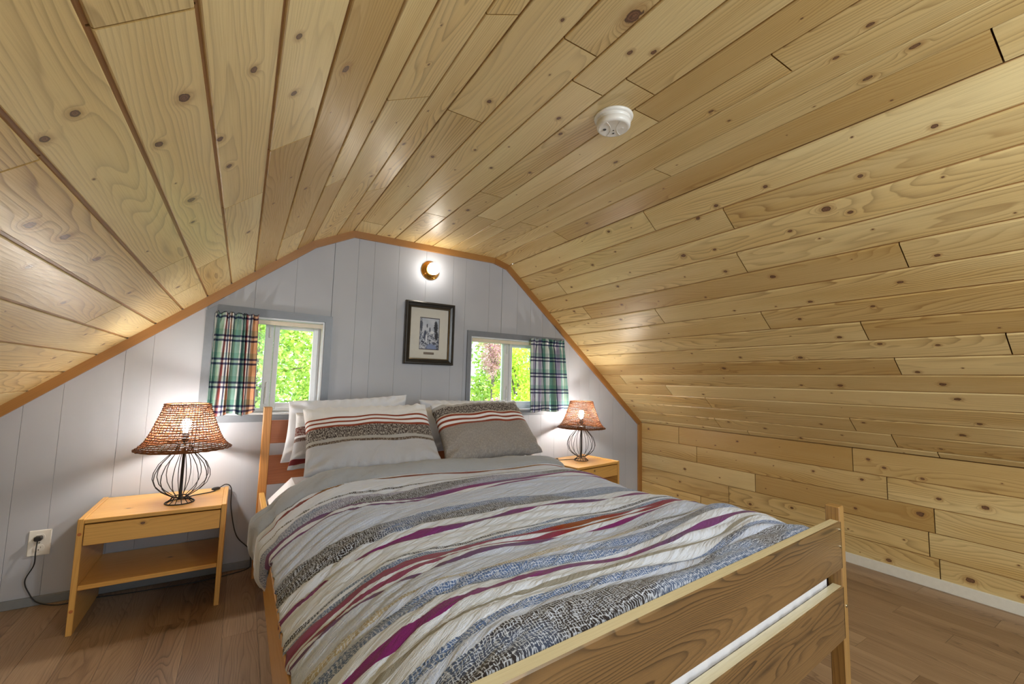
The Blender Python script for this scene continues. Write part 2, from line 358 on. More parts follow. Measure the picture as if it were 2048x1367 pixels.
# end wall with grooves, window holes
def ztop(x,prof=UP):
    for (xa,za),(xb,zb) in zip(prof,prof[1:]):
        if xb>xa and xa<=x<=xb: return za+(zb-za)*(x-xa)/(xb-xa)
    return .7
WIN=[(-.165,.437,.889,1.487),(1.513,2.405,.889,1.480)]
GR=[-.898,-.763,-.541,-.428,-.20,.03,.25,.471,.626,.735,.91,1.12,1.344,1.453,1.667,1.79,1.946,2.085,2.215,2.36,2.52,2.654,2.769,2.90,3.076,3.25]
def wallmesh(y0,y1,name,mat,grooves,wins,flip=1):
    mb=MB(); xs=sorted(set([-1.30]+[g for g in grooves]+[3.50]))
    br=sorted(set([w for q in wins for w in q[:2]]+[p[0] for p in UP]))
    for a,b in zip(xs,xs[1:]):
        ga=.0006 if a in grooves else 0; gb=.0006 if b in grooves else 0
        if a in(.471,1.79): ga=.0016
        if b in(.471,1.79): gb=.0016
        A=a+ga;B=b-gb; cut=[A]+[q for q in br if A<q<B]+[B]
        for c0,c1 in zip(cut,cut[1:]):
            mid=(c0+c1)/2; segs=[(0,None)]
            for w in wins:
                if w[0]<=mid<=w[1]: segs=[(0,w[2]),(w[3],None)]
            for z0,z1 in segs:
                t0,t1=(z1,z1) if z1 is not None else (max(ztop(c0),.72)+.03,max(ztop(c1),.72)+.03)
                f=[(c0,y0,z0),(c1,y0,z0),(c1,y0,t1),(c0,y0,t0)]
                bk=[(x,y1,z) for x,_,z in f]
                mb.face(f[::-1] if flip<0 else f); mb.face(bk[::-1])
                for q in range(4):
                    r=(q+1)%4; mb.face([f[q],bk[q],bk[r],f[r]])
    return mb.build(name,mat)
o=wallmesh(YW,YW+.008,'wall_back',M['wall'],GR,WIN); tag(o,'white painted grooved end wall',kind='structure')
o=wallmesh(YW+.008,YW+.14,'wall_back_core',M['wall'],[],WIN); o.name='wall_back_framing'; tag(o,kind='structure')
o=wallmesh(YB-.1,YB,'wall_front',M['wall'],[],[],-1); tag(o,'white wall behind the viewer',kind='structure')
# floor
fm=MB(); x=-1.3; rr=random.Random(11)
rowp=.132; x=-1.32
fj={25:[.91],24:[1.113-.2],20:[.91],21:[.685],17:[.883],18:[.463]}
FJ=[(3.36,.927),(3.457,1.113),(2.939,.91),(2.826,.685),(2.419,.883),(2.327,.668),(2.706,.463),(-.05,1.9),(-.3,2.45)]
while x<3.48:
    y=YB; js=sorted([q[1] for q in FJ if x<=q[0]<x+rowp]); 
    full=[YB]; 
    for k2 in js+[YW]:
        while k2-full[-1]>1.5: full.append(full[-1]+rr.uniform(.75,1.25))
        full.append(k2)
    for u0,u1 in zip(full,full[1:]):
        if u1-u0<.02: continue
        ou,ov,ti=rr.uniform(0,80),rr.uniform(0,80),rr.uniform(-.5,.6)
        a0,a1,b0,b1=x+.0006,x+rowp-.0006,u0+.0006,u1-.0006
        Q=[(a0,b0),(a1,b0),(a1,b1),(a0,b1)]
        fm.face([(p[0],p[1],0) for p in Q],[(ou+p[1],ov+p[0],ti) for p in Q])
        for (p,q) in zip(Q,Q[1:]+Q[:1]):
            fm.face([(p[0],p[1],0),(p[0],p[1],-.003),(q[0],q[1],-.003),(q[0],q[1],0)])
    x+=rowp
fm.face([(-1.35,YB,-.003),(3.6,YB,-.003),(3.6,YW+.1,-.003),(-1.35,YW+.1,-.003)],mi=1)
fm.face([(-1.35,YB,-.05),(3.6,YB,-.05),(3.6,YW+.1,-.05),(-1.35,YW+.1,-.05)],mi=1)
o=fm.build('floor',[M['floor'],M['plasticdark']]); tag(o,'brown wood-look laminate floor',kind='structure')
# baseboards
def quick(name,boxes,mat,label=None,kind='structure',ch=.002):
    mb=MB()
    for b in boxes: mb.cbox(*b,ch=ch)
    o=mb.build(name,mat); tag(o,label,kind=kind); return o
quick('baseboard_back',[(-1.26,3.42,YW-.012,YW,0,.042)],M['basegrey'],'thin grey baseboard along the white wall')
quick('baseboard_right',[(3.452,3.4655,YB,YW-.02,0,.062)],M['basewhite'],'white baseboard along the pine knee wall')
quick('baseboard_left',[(-1.265,-1.25,YB,YW-.02,0,.05)],M['basegrey'])
# stained trim following the roofline
n_=0
for i in range(1,6):
    mb=MB(); a,b,c,d=LOW[i],LOW[i+1],UP[i+1],UP[i]
    L=math.hypot(b[0]-a[0],b[1]-a[1]); ou=R.uniform(0,50)
    y0,y1=YW-.02,YW+.002
    F=[(a[0],y0,a[1]),(b[0],y0,b[1]),(c[0],y0,c[1]),(d[0],y0,d[1])]; G=[(ou,3),(ou+L,3),(ou+L,3.045),(ou,3.045)]
    mb.face(F,[(g[0],g[1],0) for g in G])
    mb.face([(a[0],y0,a[1]),(a[0],y1,a[1]),(b[0],y1,b[1]),(b[0],y0,b[1])],[(ou,4,0),(ou,4.02,0),(ou+L,4.02,0),(ou+L,4,0)])
    n_+=1; o=mb.build('trim_%d'%n_,M['trim']); tag(o,kind='structure')
for xa,xb in ((3.42,3.465),(-1.265,-1.22)):
    n_+=1; mb=MB(); mb.cbox(xa,xb,YW-.02,YW,.0,.735,ch=.001); o=mb.build('trim_%d'%n_,M['trim']); tag(o,kind='structure')

# glass
t=NT('window_glass'); gl=t.n('ShaderNodeBsdfGlossy',{'Roughness':.02}); tr=t.n('ShaderNodeBsdfTransparent',{0:(.96,.98,.97)})
fr=t.n('ShaderNodeFresnel',{'IOR':1.4}); ms=t.n('ShaderNodeMixShader',{0:fr.outputs[0],1:tr.outputs[0],2:gl.outputs[0]}); t.t.links.new(ms.outputs[0],t.out.inputs[0]); M['glass']=t.m

def window(num,w,outer,mull,sash,handle_x,flipsash,label,clip=None):
    x0,x1,z0,z1=w; root=empty('window_%d'%num,(x0,YW,z0),label,kind='structure')
    X0,X1,Z0,Z1=outer
    mb=MB(); y0,y1=YW-.016,YW+.001
    if clip:
        mb.face([(X0,y0,Z0),(x0,y0,z0),(x0,y0,z1),(X0,y0,1.499)]) # left, cut by roof slope
        P=[(X0,1.499),(x0,z1),(x1,z1),(X1,Z1),(X0+.058,Z1+.012)]
        mb.face([(p[0],y0,p[1]) for p in P])
        mb.face([(X1,y0,Z1),(x1,y0,z1),(x1,y0,z0),(X1,y0,Z0)]); mb.face([(X0,y0,Z0),(X1,y0,Z0),(x1,y0,z0),(x0,y0,z0)])
        O=[(X0,Z0),(X1,Z0),(X1,Z1),(X0+.058,Z1+.012),(X0,1.499)]
    else:
        for P in ([(X0,Z0),(x0,z0),(x0,z1),(X0,Z1)],[(X0,Z1),(x0,z1),(x1,z1),(X1,Z1)],[(X1,Z1),(x1,z1),(x1,z0),(X1,Z0)],[(X0,Z0),(X1,Z0),(x1,z0),(x0,z0)]):
            mb.face([(p[0],y0,p[1]) for p in P])
        O=[(X0,Z0),(X1,Z0),(X1,Z1),(X0,Z1)]
    for p,q in zip(O,O[1:]+O[:1]): mb.face([(p[0],y0,p[1]),(p[0],y1,p[1]),(q[0],y1,q[1]),(q[0],y0,q[1])])
    I=[(x0,z0),(x1,z0),(x1,z1),(x0,z1)]
    for p,q in zip(I,I[1:]+I[:1]): mb.face([(p[0],y0,p[1]),(p[0],y1,p[1]),(q[0],y1,q[1]),(q[0],y0,q[1])])
    mb.build('casing',M['casing'],root)
    # jamb liner
    mb=MB(); ya,yb=YW-.004,YW+.14; th=.012
    mb.cbox(x0,x0+th,ya,yb,z0,z1,ch=.001); mb.cbox(x1-th,x1,ya,yb,z0,z1,ch=.001)
    mb.cbox(x0+th,x1-th,ya,yb,z0,z0+th,ch=.001); mb.cbox(x0+th,x1-th,ya,yb,z1-th,z1,ch=.001)
    mb.build('jamb',M['vinyl'],root)
    # main vinyl frame with mullion
    fy0,fy1=YW+.075,YW+.125; a0,a1,c0,c1=x0+th,x1-th,z0+th,z1-th; fw=.022
    mb=MB()
    mb.cbox(a0,a0+fw,fy0,fy1,c0,c1,ch=.003); mb.cbox(a1-fw,a1,fy0,fy1,c0,c1,ch=.003)
    mb.cbox(a0+fw,a1-fw,fy0,fy1,c0,c0+fw,ch=.003); mb.cbox(a0+fw,a1-fw,fy0,fy1,c1-fw,c1,ch=.003)
    mb.cbox(mull[0],mull[1],fy0-.006,fy1,c0+fw,c1-fw,ch=.003)
    mb.build('window_frame',M['vinyl'],root)
    # opening sash
    sx0,sx1=sash; sw=.030; mb=MB(); sy0,sy1=fy0-.010,fy0+.028
    s0,s1=c0+fw-.004,c1-fw+.004
    mb.cbox(sx0,sx0+sw,sy0,sy1,s0,s1,ch=.003); mb.cbox(sx1-sw,sx1,sy0,sy1,s0,s1,ch=.003)
    mb.cbox(sx0+sw,sx1-sw,sy0,sy1,s0,s0+sw*1.3,ch=.003); mb.cbox(sx0+sw,sx1-sw,sy0,sy1,s1-sw,s1,ch=.003)
    so=mb.build('sash',M['vinyl'],root)
    mb=MB(); mb.cbox(sx0+sw-.004,sx1-sw+.004,sy0+.014,sy0+.018,s0+sw,s1-sw+.004); mb.build('pane',M['glass'],so)
    f0,f1=(a0+fw,mull[0]) if mull[0]<sx0+.02 else (mull[1],a1-fw)
    mb=MB(); mb.cbox(f0-.004,f1+.004,fy0+.024,fy0+.028,c0+fw-.004,c1-fw+.004); mb.build('fixed_pane',M['glass'],root)
    # fixed side slim bead
    # latch lever and hinge clip
    mb=MB(); hx=handle_x; mb.cbox(hx-.008,hx+.008,fy0-.022,fy0-.006,z0+.06,z0+.17,ch=.004); mb.cbox(hx-.005,hx+.005,fy0-.034,fy0-.021,z0+.10,z0+.20,ch=.003)
    mb.build('latch',M['vinyl'],root)
    mb=MB(); mb.cbox(hx-.006,hx+.006,fy0-.018,fy0-.006,z1-.12,z1-.05,ch=.003); mb.build('latch_keeper',M['plastic'],root)
    return root
window(1,WIN[0],(-.207,.480,.848,1.528),(.103,.150),(.152,.410),.128,0,'small slider window with grey casing left of the bed, showing leafy green tree',clip=1)
window(2,WIN[1],(1.480,2.448,.848,1.523),(1.868,1.915),(1.917,2.385),1.893,0,'wider grey cased window at the right with pale reveal')

# ================================================================== CURTAINS
def plaid(name,seed,reds):
    t=NT(name); uv=t.sep(t.n('ShaderNodeUVMap',uv_map='UVMap').outputs[0])
    uu=t.math('FRACT',t.math('ADD',t.math('MULTIPLY',uv[0],3.3),seed)); vv=t.math('FRACT',t.math('MULTIPLY',uv[1],7.3))
    wh=srgb(232,234,236);gr=srgb(120,166,156);dg=srgb(44,92,100);nv=srgb(44,48,92);pe=srgb(226,172,122);rd=srgb(170,60,52);li=srgb(166,160,186);lg=srgb(150,184,164)
    c=t.ramp(uu,[(0,gr),(.10,wh),(.16,dg),(.22,gr),(.34,lg),(.42,wh),(.46,rd if reds else li),(.52,wh),(.56,nv),(.60,wh),(.64,pe if reds else li),(.78,rd if reds else gr),(.82,wh),(.88,dg),(.93,lg)])
    hc=t.ramp(vv,[(0,wh),(.10,nv),(.19,wh),(.30,nv),(.39,gr),(.62,wh)])
    hm=t.sep(t.ramp(vv,[(0,(.15,)*3),(.10,(.85,)*3),(.19,(.25,)*3),(.30,(.85,)*3),(.39,(.35,)*3),(.62,(.12,)*3)]))[0]
    c=t.mix(hm,c,hc)
    th=t.noise(t.comb(t.math('MULTIPLY',uv[0],900),t.math('MULTIPLY',uv[1],900)),1,1)
    b=t.bsdf(c,.9,0,.1,bump=th,bstr=.3,bdist=.0005)
    tl=t.n('ShaderNodeBsdfTranslucent',{0:c}); ms=t.n('ShaderNodeMixShader',{0:.35,1:b.outputs[0],2:tl.outputs[0]}); t.t.links.new(ms.outputs[0],t.out.inputs[0])
    return t.m
def curtain(x0t,x1t,x0b,x1b,zb,zt,yc,mat,label,seed,zpin):
    rr=random.Random(seed); nu,nv=150,70; vs=[];uvs=[];fs=[]
    ph=[rr.uniform(0,6.28) for _ in range(6)]; nf=8
    for j in range(nv+1):
        v=j/nv; z0=zb+(zt-zb)*v
        pin=math.exp(-((z0-zpin)/.025)**2)
        for i in range(nu+1):
            u=i/nu; z=z0
            xa=x0b+(x0t-x0b)*v; xb=x1b+(x1t-x1b)*v
            up=u+.042*math.sin(2*PI*u*3+ph[0]+v*1.2)+.012*math.sin(2*PI*u*nf+ph[1]+2*(1-v))
            amp=.021*(1-.65*pin)*(.75+.25*math.sin(5*u+ph[2]))
            f=nf*(1 if z0<zpin else 1)
            w=math.sin(2*PI*nf*u+ph[3]+.8*math.sin(2*PI*u*2+ph[4])*(1.2-v))
            y=yc-amp*w-.004*math.sin(2*PI*u*17+ph[5]+v*3)*(v**2)
            if z0>zpin: y+= .006*math.sin(2*PI*u*23+ph[1])*min(1,(z0-zpin)/.03); z+= .006*math.sin(2*PI*u*9+ph[2])*((z0-zpin)/(zt-zpin))
            if v<.1: z+= (.008*math.sin(2*PI*u*2+ph[0])+.004*w)*(1-v/.1)
            vs.append((xa+(xb-xa)*up,y,z)); uvs.append((u*.55,v*(zt-zb)))
    for j in range(nv):
        for i in range(nu):
            a=j*(nu+1)+i; fs.append((a,a+1,a+nu+2,a+nu+1))
    mb=MB(); mb.poly(vs,fs,0,uvs); o=mb.build('curtain',mat,None,True); 
    md=o.modifiers.new('cloth_thickness','SOLIDIFY'); md.thickness=.0012; md.offset=0
    tag(o,label,'curtain','short plaid window curtains'); return o
curtain(-.160,.052,-.172,.066,.898,1.492,3.008,plaid('plaid_green_peach_cotton',.05,True),'short plaid curtain with peach and red stripes bunched at the left window',3,1.425)
curtain(2.075,2.440,2.085,2.50,.880,1.500,3.000,plaid('plaid_teal_lilac_cotton',.4,False),'short teal and lilac plaid curtain gathered at the right end of the wider window',5,1.44)
def rod(x0,x1,z,y,label):
    r=empty('curtain_rod',((x0+x1)/2,y,z),label,'curtain rod','cream curtain rods')
    mb=MB(); mb.cbox(x0,x1,y-.006,y+.002,z-.013,z+.013,ch=.003); mb.build('rod',M['cream'],r)
    for s,xx in ((0,x0),(1,x1)):
        mb=MB(); mb.cbox(xx-.006,xx+.006,y-.006,YW-.014 if False else y+.03,z-.014,z+.014,ch=.002); mb.build('bracket',M['cream'],r)
rod(-.150,.420,1.456,3.046,'cream curtain rod across the top of the smaller left window')
rod(1.530,2.385,1.452,3.046,'cream curtain rod across the top of the wider right window')

# ================================================================== BED
T_=2.37
def BM(p):   # bed space (s across, t from headboard, z) -> world, the frame stands slightly racked
    s,t,z=p; return Vector((.115+s+.004*t, 2.93-t*(1-.0314*s), z))
bed=empty('bed_frame',BM((.84,1.1,0)),'queen pine bed frame with slatted headboard and tall footboard','bed')
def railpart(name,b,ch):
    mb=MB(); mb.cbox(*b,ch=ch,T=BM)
    # glare on the upper face is painted in as a paler wood colour
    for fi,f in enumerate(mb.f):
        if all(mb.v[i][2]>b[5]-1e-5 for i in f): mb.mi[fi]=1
    return mb.build(name,[M['bed'],M['railglare']],bed)
def bpart(name,boxes,mat,ch=.002,parent=None,axis=None):
    mb=MB()
    for b in boxes: mb.cbox(*b,ch=ch,T=BM,axis=axis)
    return mb.build(name,mat,parent or bed) if False else mb.build(name,mat,bed)
WB=1.68
for s0 in (0,WB-.043): bpart('post',[(s0,s0+.043,.0,.065,0,.947)],M['post'],.003)
for s0 in (0,WB-.043): bpart('post',[(s0,s0+.043,T_-.046,T_,0,.728)],M['footpost'],.003)
bpart('head_rail',[(.043,WB-.043,.012,.034,.735,.868)],M['redpine'],.003)
bpart('head_rail',[(.043,WB-.043,.012,.034,.500,.665)],M['redpine'],.003)
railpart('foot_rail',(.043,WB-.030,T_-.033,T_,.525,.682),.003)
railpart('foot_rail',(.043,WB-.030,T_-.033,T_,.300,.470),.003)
bpart('side_rail',[(.006,.034,.065,T_-.06,.28,.467)],M['ns'],.003)
bpart('side_rail',[(WB-.034,WB-.006,.065,T_-.06,.28,.467)],M['post'],.003)
bpart('slat_base',[(.034,WB-.034,.10,T_-.07,.285,.300)],M['ns'],.001)
for (s,z) in ((WB-.048,.60),(WB-.048,.655),(WB-.016,.40)):
    mb=MB(); mb.lathe([(.0,.003),(.004,.003),(.0055,.0)],BM((s,T_,z))-Vector((0,0,0)),(0.03,-1,0),14); mb.build('screw',M['screw'],bed)
# mattress
mm=MB(); nx,ny=40,50
mm.cbox(.045,WB-.045,.07,T_-.042,.302,.56,ch=.11,T=BM)
mat_o=mm.build('mattress',M['sheet'],None); 
tag(mat_o,'white sheeted mattress seen in the gap of the footboard','mattress')
# gathered sheet edge between the foot rails
sv=[];sf=[]; N=220
for i in range(N+1):
    s=.05+(WB-.12)*i/N
    for j in range(8):
        z=.60-.22*j/7; w=.004*math.sin(s*60+2*math.sin(s*9))+.003*math.sin(s*133+1)
        if j>=6: z+=.010*math.sin(s*41)+.006*math.sin(s*97)
        sv.append(BM((s,T_-.0395+w*(j/7)*.5,z)))
for i in range(N):
    for j in range(7):
        a=i*8+j; sf.append((a,a+1,a+9,a+8))
mb=MB(); mb.poly(sv,sf); o=mb.build('sheet_hem',M['sheet'],None,True); o.parent=mat_o; o.matrix_parent_inverse=mat_o.matrix_world.inverted()
# ------------- duvet
def smooth(a,b,x):
    x=max(0,min(1,(x-a)/(b-a))); return x*x*(3-2*x)
T0,T1=.60,2.325      # head edge (under pillows) to foot, bed t
FOLD=.79             # crease between grey turn-back and striped face
def duvet_z(s,t):
    z=.628+.030*smooth(1.7,2.25,t)-.012*smooth(.9,1.4,t)*(1-smooth(1.7,2.1,t))
    # left: rounds down
    dl=max(0,.36-s)/.36; z-=.155*dl**2.3
    dr=max(0,s-1.36)/.32; z-=.06*dr**2.5
    n=mn.noise(Vector((s*1.6,t*3.2,1.7)))*.022+mn.noise(Vector((s*2.5+t*1.2,t*9+s*1.5,4)))*.012
    wv=mn.noise(Vector((s*1.3,(t-.12*s)*17,9)))
    n+=-(abs(wv)**1.0)*.021*(.5+.5*smooth(1.2,1.9,t))+.008
    ed=1-smooth(.12,.75,s)
    w2=mn.noise(Vector((s*3.0,(t+s*.55)*26,2)));n+=(.3-abs(w2))*.022*ed
    # long ridges near the foot
    n+=.011*math.sin((t-.10*math.sin(s*2.2)+.09*s)*36)*smooth(1.75,1.95,t)*(1-smooth(2.24,2.32,t))*smooth(.3,.8,s)*.6
    z+=n
    if t<FOLD: # roll of the turned back hem
        q=(FOLD-t)/(FOLD-T0); z+=.042*max(0,math.sin(PI*min(1,q*1.15)))**.6*(1 if q<.87 else 1)-.004
        z+= .006*mn.noise(Vector((s*14+t*6,t*5,3)))
    else: z-=.010*math.exp(-((t-FOLD)/.012)**2)
    z-= .11*smooth(2.300,2.325,t)
    return z
ds=.0115; S0=-.20; S1=1.80
sgrid=[]; q=S0
while q<S1: sgrid.append(q); q+=ds
tgrid=[]; q=T0-.04
while q<T1: tgrid.append(q); q+=.0085
vs=[];uvs=[];fs=[]
def hang(t): # how far the left side hangs before tucking in
    return 1-smooth(.95,1.25,t)
for t in tgrid:
    for s in sgrid:
        # left edge wraps: below s=.03 run down vertically
        wob=.010*mn.noise(Vector((t*9,s*4,8)))
        if s<.045:
            d=.045-s; h=hang(t); rad=-.060*h+.004
            x=.045+rad*smooth(0,.07,d)+ wob*h + .004*math.sin(t*60)*smooth(0,.1,d) - (1-h)*.62*min(d,.055)
            lim=.055+.16*h
            dd=min(d,lim)*(.55+.45*h)
            z=duvet_z(.045,t)-dd*1.0
            if h>=.5: x+=.05*smooth(lim*.75,lim*1.3,d)
            if t<FOLD: x-=.022*math.sin(PI*min(1,(FOLD-t)/(FOLD-T0)))*smooth(0,.06,d)
        elif s>WB-.03:
            d=s-(WB-.03); x=WB-.03+.03*smooth(0,.05,d); z=duvet_z(WB-.03,t)-d*1.1
        else: x=s; z=duvet_z(s,t)
        if t<T0:
            z-=(T0-t)*1.0
        vs.append(BM((x,max(t,T0-.01),z))); uvs.append((s,t))
n=len(sgrid)
mi_list=[]
mb=MB()
for j in range(len(tgrid)-1):
    for i in range(n-1):
        a=j*n+i; fs.append((a,a+1,a+n+1,a+n))
mb.poly(vs,fs,0,uvs)
for fi in range(len(fs)):
    j=fi//(n-1)
    mb.mi[fi]=1 if tgrid[j]+.004<FOLD else 0
def duvet_mat():
    t=NT('striped_duvet_cotton'); uv=t.sep(t.n('ShaderNodeUVMap',uv_map='UVMap').outputs[0]); s,tt=uv[0],uv[1]
    wn=t.noise(t.comb(t.math('MULTIPLY',s,1.7),t.math('MULTIPLY',tt,2.5),.5),1,2)
    T=t.math('ADD',tt,t.mapr(wn,.25,.75,-.014,.014))
    # widths vary along the print
    x=t.math('DIVIDE',t.math('SUBTRACT',T,.75),1.6)
    Y=lambda y:(2.93-.018*0-y)   # world y on the bed's centre line -> t (s~.8)
    f=lambda y:max(0,((2.93-y)/.975-.75)/1.6)
    wh=srgb(219,231,255);pw=srgb(194,209,243);lav=srgb(134,136,172);bl=srgb(84,112,168);pur=srgb(118,54,124);cri=srgb(138,28,46);dk=srgb(58,54,58);be=srgb(178,170,150);rb=srgb(128,58,38);gy=srgb(150,150,146)
    st=[(2.30,dk),(2.165,wh),(2.125,rb),(2.10,wh),(1.985,dk),(1.970,wh),(1.935,lav),(1.832,pur),(1.800,wh),(1.772,pur),(1.755,pw),(1.560,bl),(1.462,wh),(1.408,pur),(1.378,wh),(1.272,dk),(1.256,wh),(1.246,bl),(1.218,cri),(1.190,wh),(1.176,cri),(1.158,wh)]
    st2=[(1.158,wh),(1.142,pur),(1.126,pw),(1.030,be),(1.012,pw),(.998,bl),(.940,wh),(.905,pur),(.880,wh),(.845,gy),(.828,wh),(.795,bl),(.772,wh),(.750,dk),(.672,bl),(.664,dk),(.648,be),(.636,rb)]
    c1=t.ramp(x,[(f(y),c) for y,c in st]); c2=t.ramp(x,[(f(y),c) for y,c in st2])
    sel=t.math('GREATER_THAN',x,f(1.158)); c=t.mix(sel,c1,c2)
    # which parts carry the scratchy crosshatch print, and how dense
    h1=[(2.30,.9),(2.165,0),(1.985,.8),(1.970,0),(1.935,.75),(1.832,0),(1.755,.3),(1.560,.9),(1.462,0),(1.272,.9),(1.256,0),(1.246,.8),(1.218,0),(1.126,.35),(1.030,.7),(1.012,.3),(.998,.9),(.940,0),(.795,.85),(.772,.15),(.750,1),(.636,0)]
    hm=t.sep(t.ramp(x,[(f(y),(v,)*3) for y,v in h1]))[0]
    wd=t.noise(t.comb(t.math('MULTIPLY',s,40),t.math('MULTIPLY',tt,40),3),1,1)
    sw=t.math('ADD',s,t.math('MULTIPLY',wd,.012)); tw=t.math('ADD',tt,t.math('MULTIPLY',wd,.012))
    a=t.noise(t.comb(t.math('MULTIPLY',sw,330),t.math('MULTIPLY',tw,40),0),1,2)
    b=t.noise(t.comb(t.math('MULTIPLY',sw,46),t.math('MULTIPLY',tw,330),5),1,2)
    # bright threads: a broken, jittered grid
    ja=t.noise(t.comb(t.math('MULTIPLY',s,25),t.math('MULTIPLY',tt,90),8),1,2); jb=t.noise(t.comb(t.math('MULTIPLY',s,60),t.math('MULTIPLY',tt,30),9),1,2)
    fa=t.math('FRACT',t.math('MULTIPLY_ADD',sw,135,t.math('MULTIPLY',ja,1.8))); fb=t.math('FRACT',t.math('MULTIPLY_ADD',tw,175,t.math('MULTIPLY',jb,1.8)))
    la=t.math('MULTIPLY',t.mapr(fa,.30,.18,0,1),t.mapr(b,.42,.50)); lb=t.math('MULTIPLY',t.mapr(fb,.30,.18,0,1),t.mapr(a,.40,.50))
    th=t.math('MAXIMUM',t.math('MAXIMUM',la,lb),t.math('MULTIPLY',t.mapr(a,.56,.64),.6))
    # ink colour drifts along the stripe: blue <-> black-brown, crimson <-> purple
    dr=t.noise(t.comb(t.math('MULTIPLY',s,2.1),t.math('MULTIPLY',tt,5),11),1,1)
    ink=t.mix(t.mapr(dr,.53,.62),c,srgb(44,38,40)); ink=t.mix(t.mapr(dr,.46,.38,0,.8),ink,srgb(96,122,170))
    hatch=t.mix(t.math('MULTIPLY',th,.85),ink,wh)
    paleh=t.mix(t.math('MULTIPLY',th,.6),pw,wh)
    c=t.mix(t.math('GREATER_THAN',hm,.5),c,hatch)
    isp=t.math('MULTIPLY',t.math('GREATER_THAN',hm,.1),t.math('LESS_THAN',hm,.5)); c=t.mix(isp,c,paleh)
    # solid coloured bands drift
    sv=t.noise(t.comb(t.math('MULTIPLY',s,2.7),t.math('MULTIPLY',tt,3),21),1,1)
    hs=t.n('ShaderNodeHueSaturation',{'Hue':t.mapr(sv,.35,.65,.44,.55),'Saturation':t.mapr(sv,.35,.65,.8,1.1),'Value':1.0,'Color':c}).outputs[0]
    sc_=t.n('ShaderNodeSeparateColor',{0:c},mode='HSV').outputs[1]
    c=t.mix(t.math('MULTIPLY',t.math('LESS_THAN',hm,.05),t.math('GREATER_THAN',sc_,.5)),c,hs)
    fine=t.noise(t.comb(t.math('MULTIPLY',s,700),t.math('MULTIPLY',tt,700)),1,1)
    cre=t.noise(t.comb(t.math('MULTIPLY',s,9),t.math('MULTIPLY',t.math('ADD',tt,t.math('MULTIPLY',s,.3)),60),2),1,3,.55)
    bmp=t.math('ADD',t.math('MULTIPLY',fine,.08),cre)
    t.bsdf(c,.88,0,.15,bump=bmp,bstr=.9,bdist=.012,Sheen_Weight=.15); return t.m
def cloth(name,col,sc=10,bd=.006,bs=.6):
    t=NT(name); tc=t.n('ShaderNodeTexCoord').outputs['Object']; n1=t.noise(tc,sc,4,.55); n2=t.noise(tc,600,1)
    t.bsdf(col,.88,0,.15,bump=t.math('ADD',n1,t.math('MULTIPLY',n2,.05)),bstr=bs,bdist=bd,Sheen_Weight=.15); return t.m
M['white']=cloth('white_cotton',srgb(230,236,250),12,.008,.6)
M['duvetgrey']=cloth('grey_duvet_underside',srgb(168,175,188),14,.012,.9)
duvet=mb.build('duvet',[duvet_mat(),M['duvetgrey']],None,True)
md=duvet.modifiers.new('cloth_thickness','SOLIDIFY'); md.thickness=.012; md.offset=-1
tag(duvet,'white duvet with wavy purple, blue and black stripes spread over the bed','duvet')

# ------------- pillows
def pillow_mat(name,stops,hatch,base):
    t=NT(name); uv=t.sep(t.n('ShaderNodeUVMap',uv_map='UVMap').outputs[0]); u,v=uv[0],uv[1]
    wn=t.noise(t.comb(t.math('MULTIPLY',u,3),t.math('MULTIPLY',v,2)),1,1); x=t.math('ADD',v,t.mapr(wn,.3,.7,-.012,.012))
    c=t.ramp(x,stops); hm=t.sep(t.ramp(x,[(p,(q,)*3) for p,q in hatch]))[0]
    a=t.noise(t.comb(t.math('MULTIPLY',u,240),t.math('MULTIPLY',v,30)),1,2); b=t.noise(t.comb(t.math('MULTIPLY',u,60),t.math('MULTIPLY',v,90),4),1,2)
    th=t.math('MAXIMUM',t.mapr(a,.50,.60),t.mapr(b,.56,.64))
    c=t.mix(t.math('MULTIPLY',t.math('MULTIPLY',th,hm),.75),c,srgb(196,192,188))
    tc=t.n('ShaderNodeTexCoord').outputs['Object']; n1=t.noise(tc,11,4,.6,.6)
    t.bsdf(c,.88,0,.15,bump=n1,bstr=.8,bdist=.012,Sheen_Weight=.15); return t.m
W_=srgb(236,241,252);RU=srgb(142,66,48);DK=srgb(70,62,62);LG=srgb(172,172,174);PG=srgb(184,188,200);BR=srgb(84,68,58);CR=srgb(196,190,180)
M['pilL']=pillow_mat('striped_sham_rust_left',[(0,W_),(.245,RU),(.272,W_),(.315,RU),(.342,W_),(.385,RU),(.415,DK),(.575,LG),(.62,BR),(.655,PG)],[(0,0),(.415,1),(.575,0),(.62,.6),(.655,0)],W_)
M['pilR']=pillow_mat('striped_sham_grey_right',[(0,W_),(.085,LG),(.13,DK),(.285,CR),(.30,RU),(.332,W_),(.375,RU),(.408,W_),(.45,RU),(.485,srgb(146,143,144))],[(0,0),(.085,.2),(.13,1),(.285,0),(.485,.35)],W_)
M['pilM']=pillow_mat('striped_sham_maroon',[(0,W_),(.3,srgb(110,60,62)),(.46,W_),(.50,srgb(90,56,52)),(.56,PG),(.86,srgb(120,50,54)),(.93,PG)],[(0,0),(.3,.8),(.46,0),(.5,.7),(.56,0)],W_)
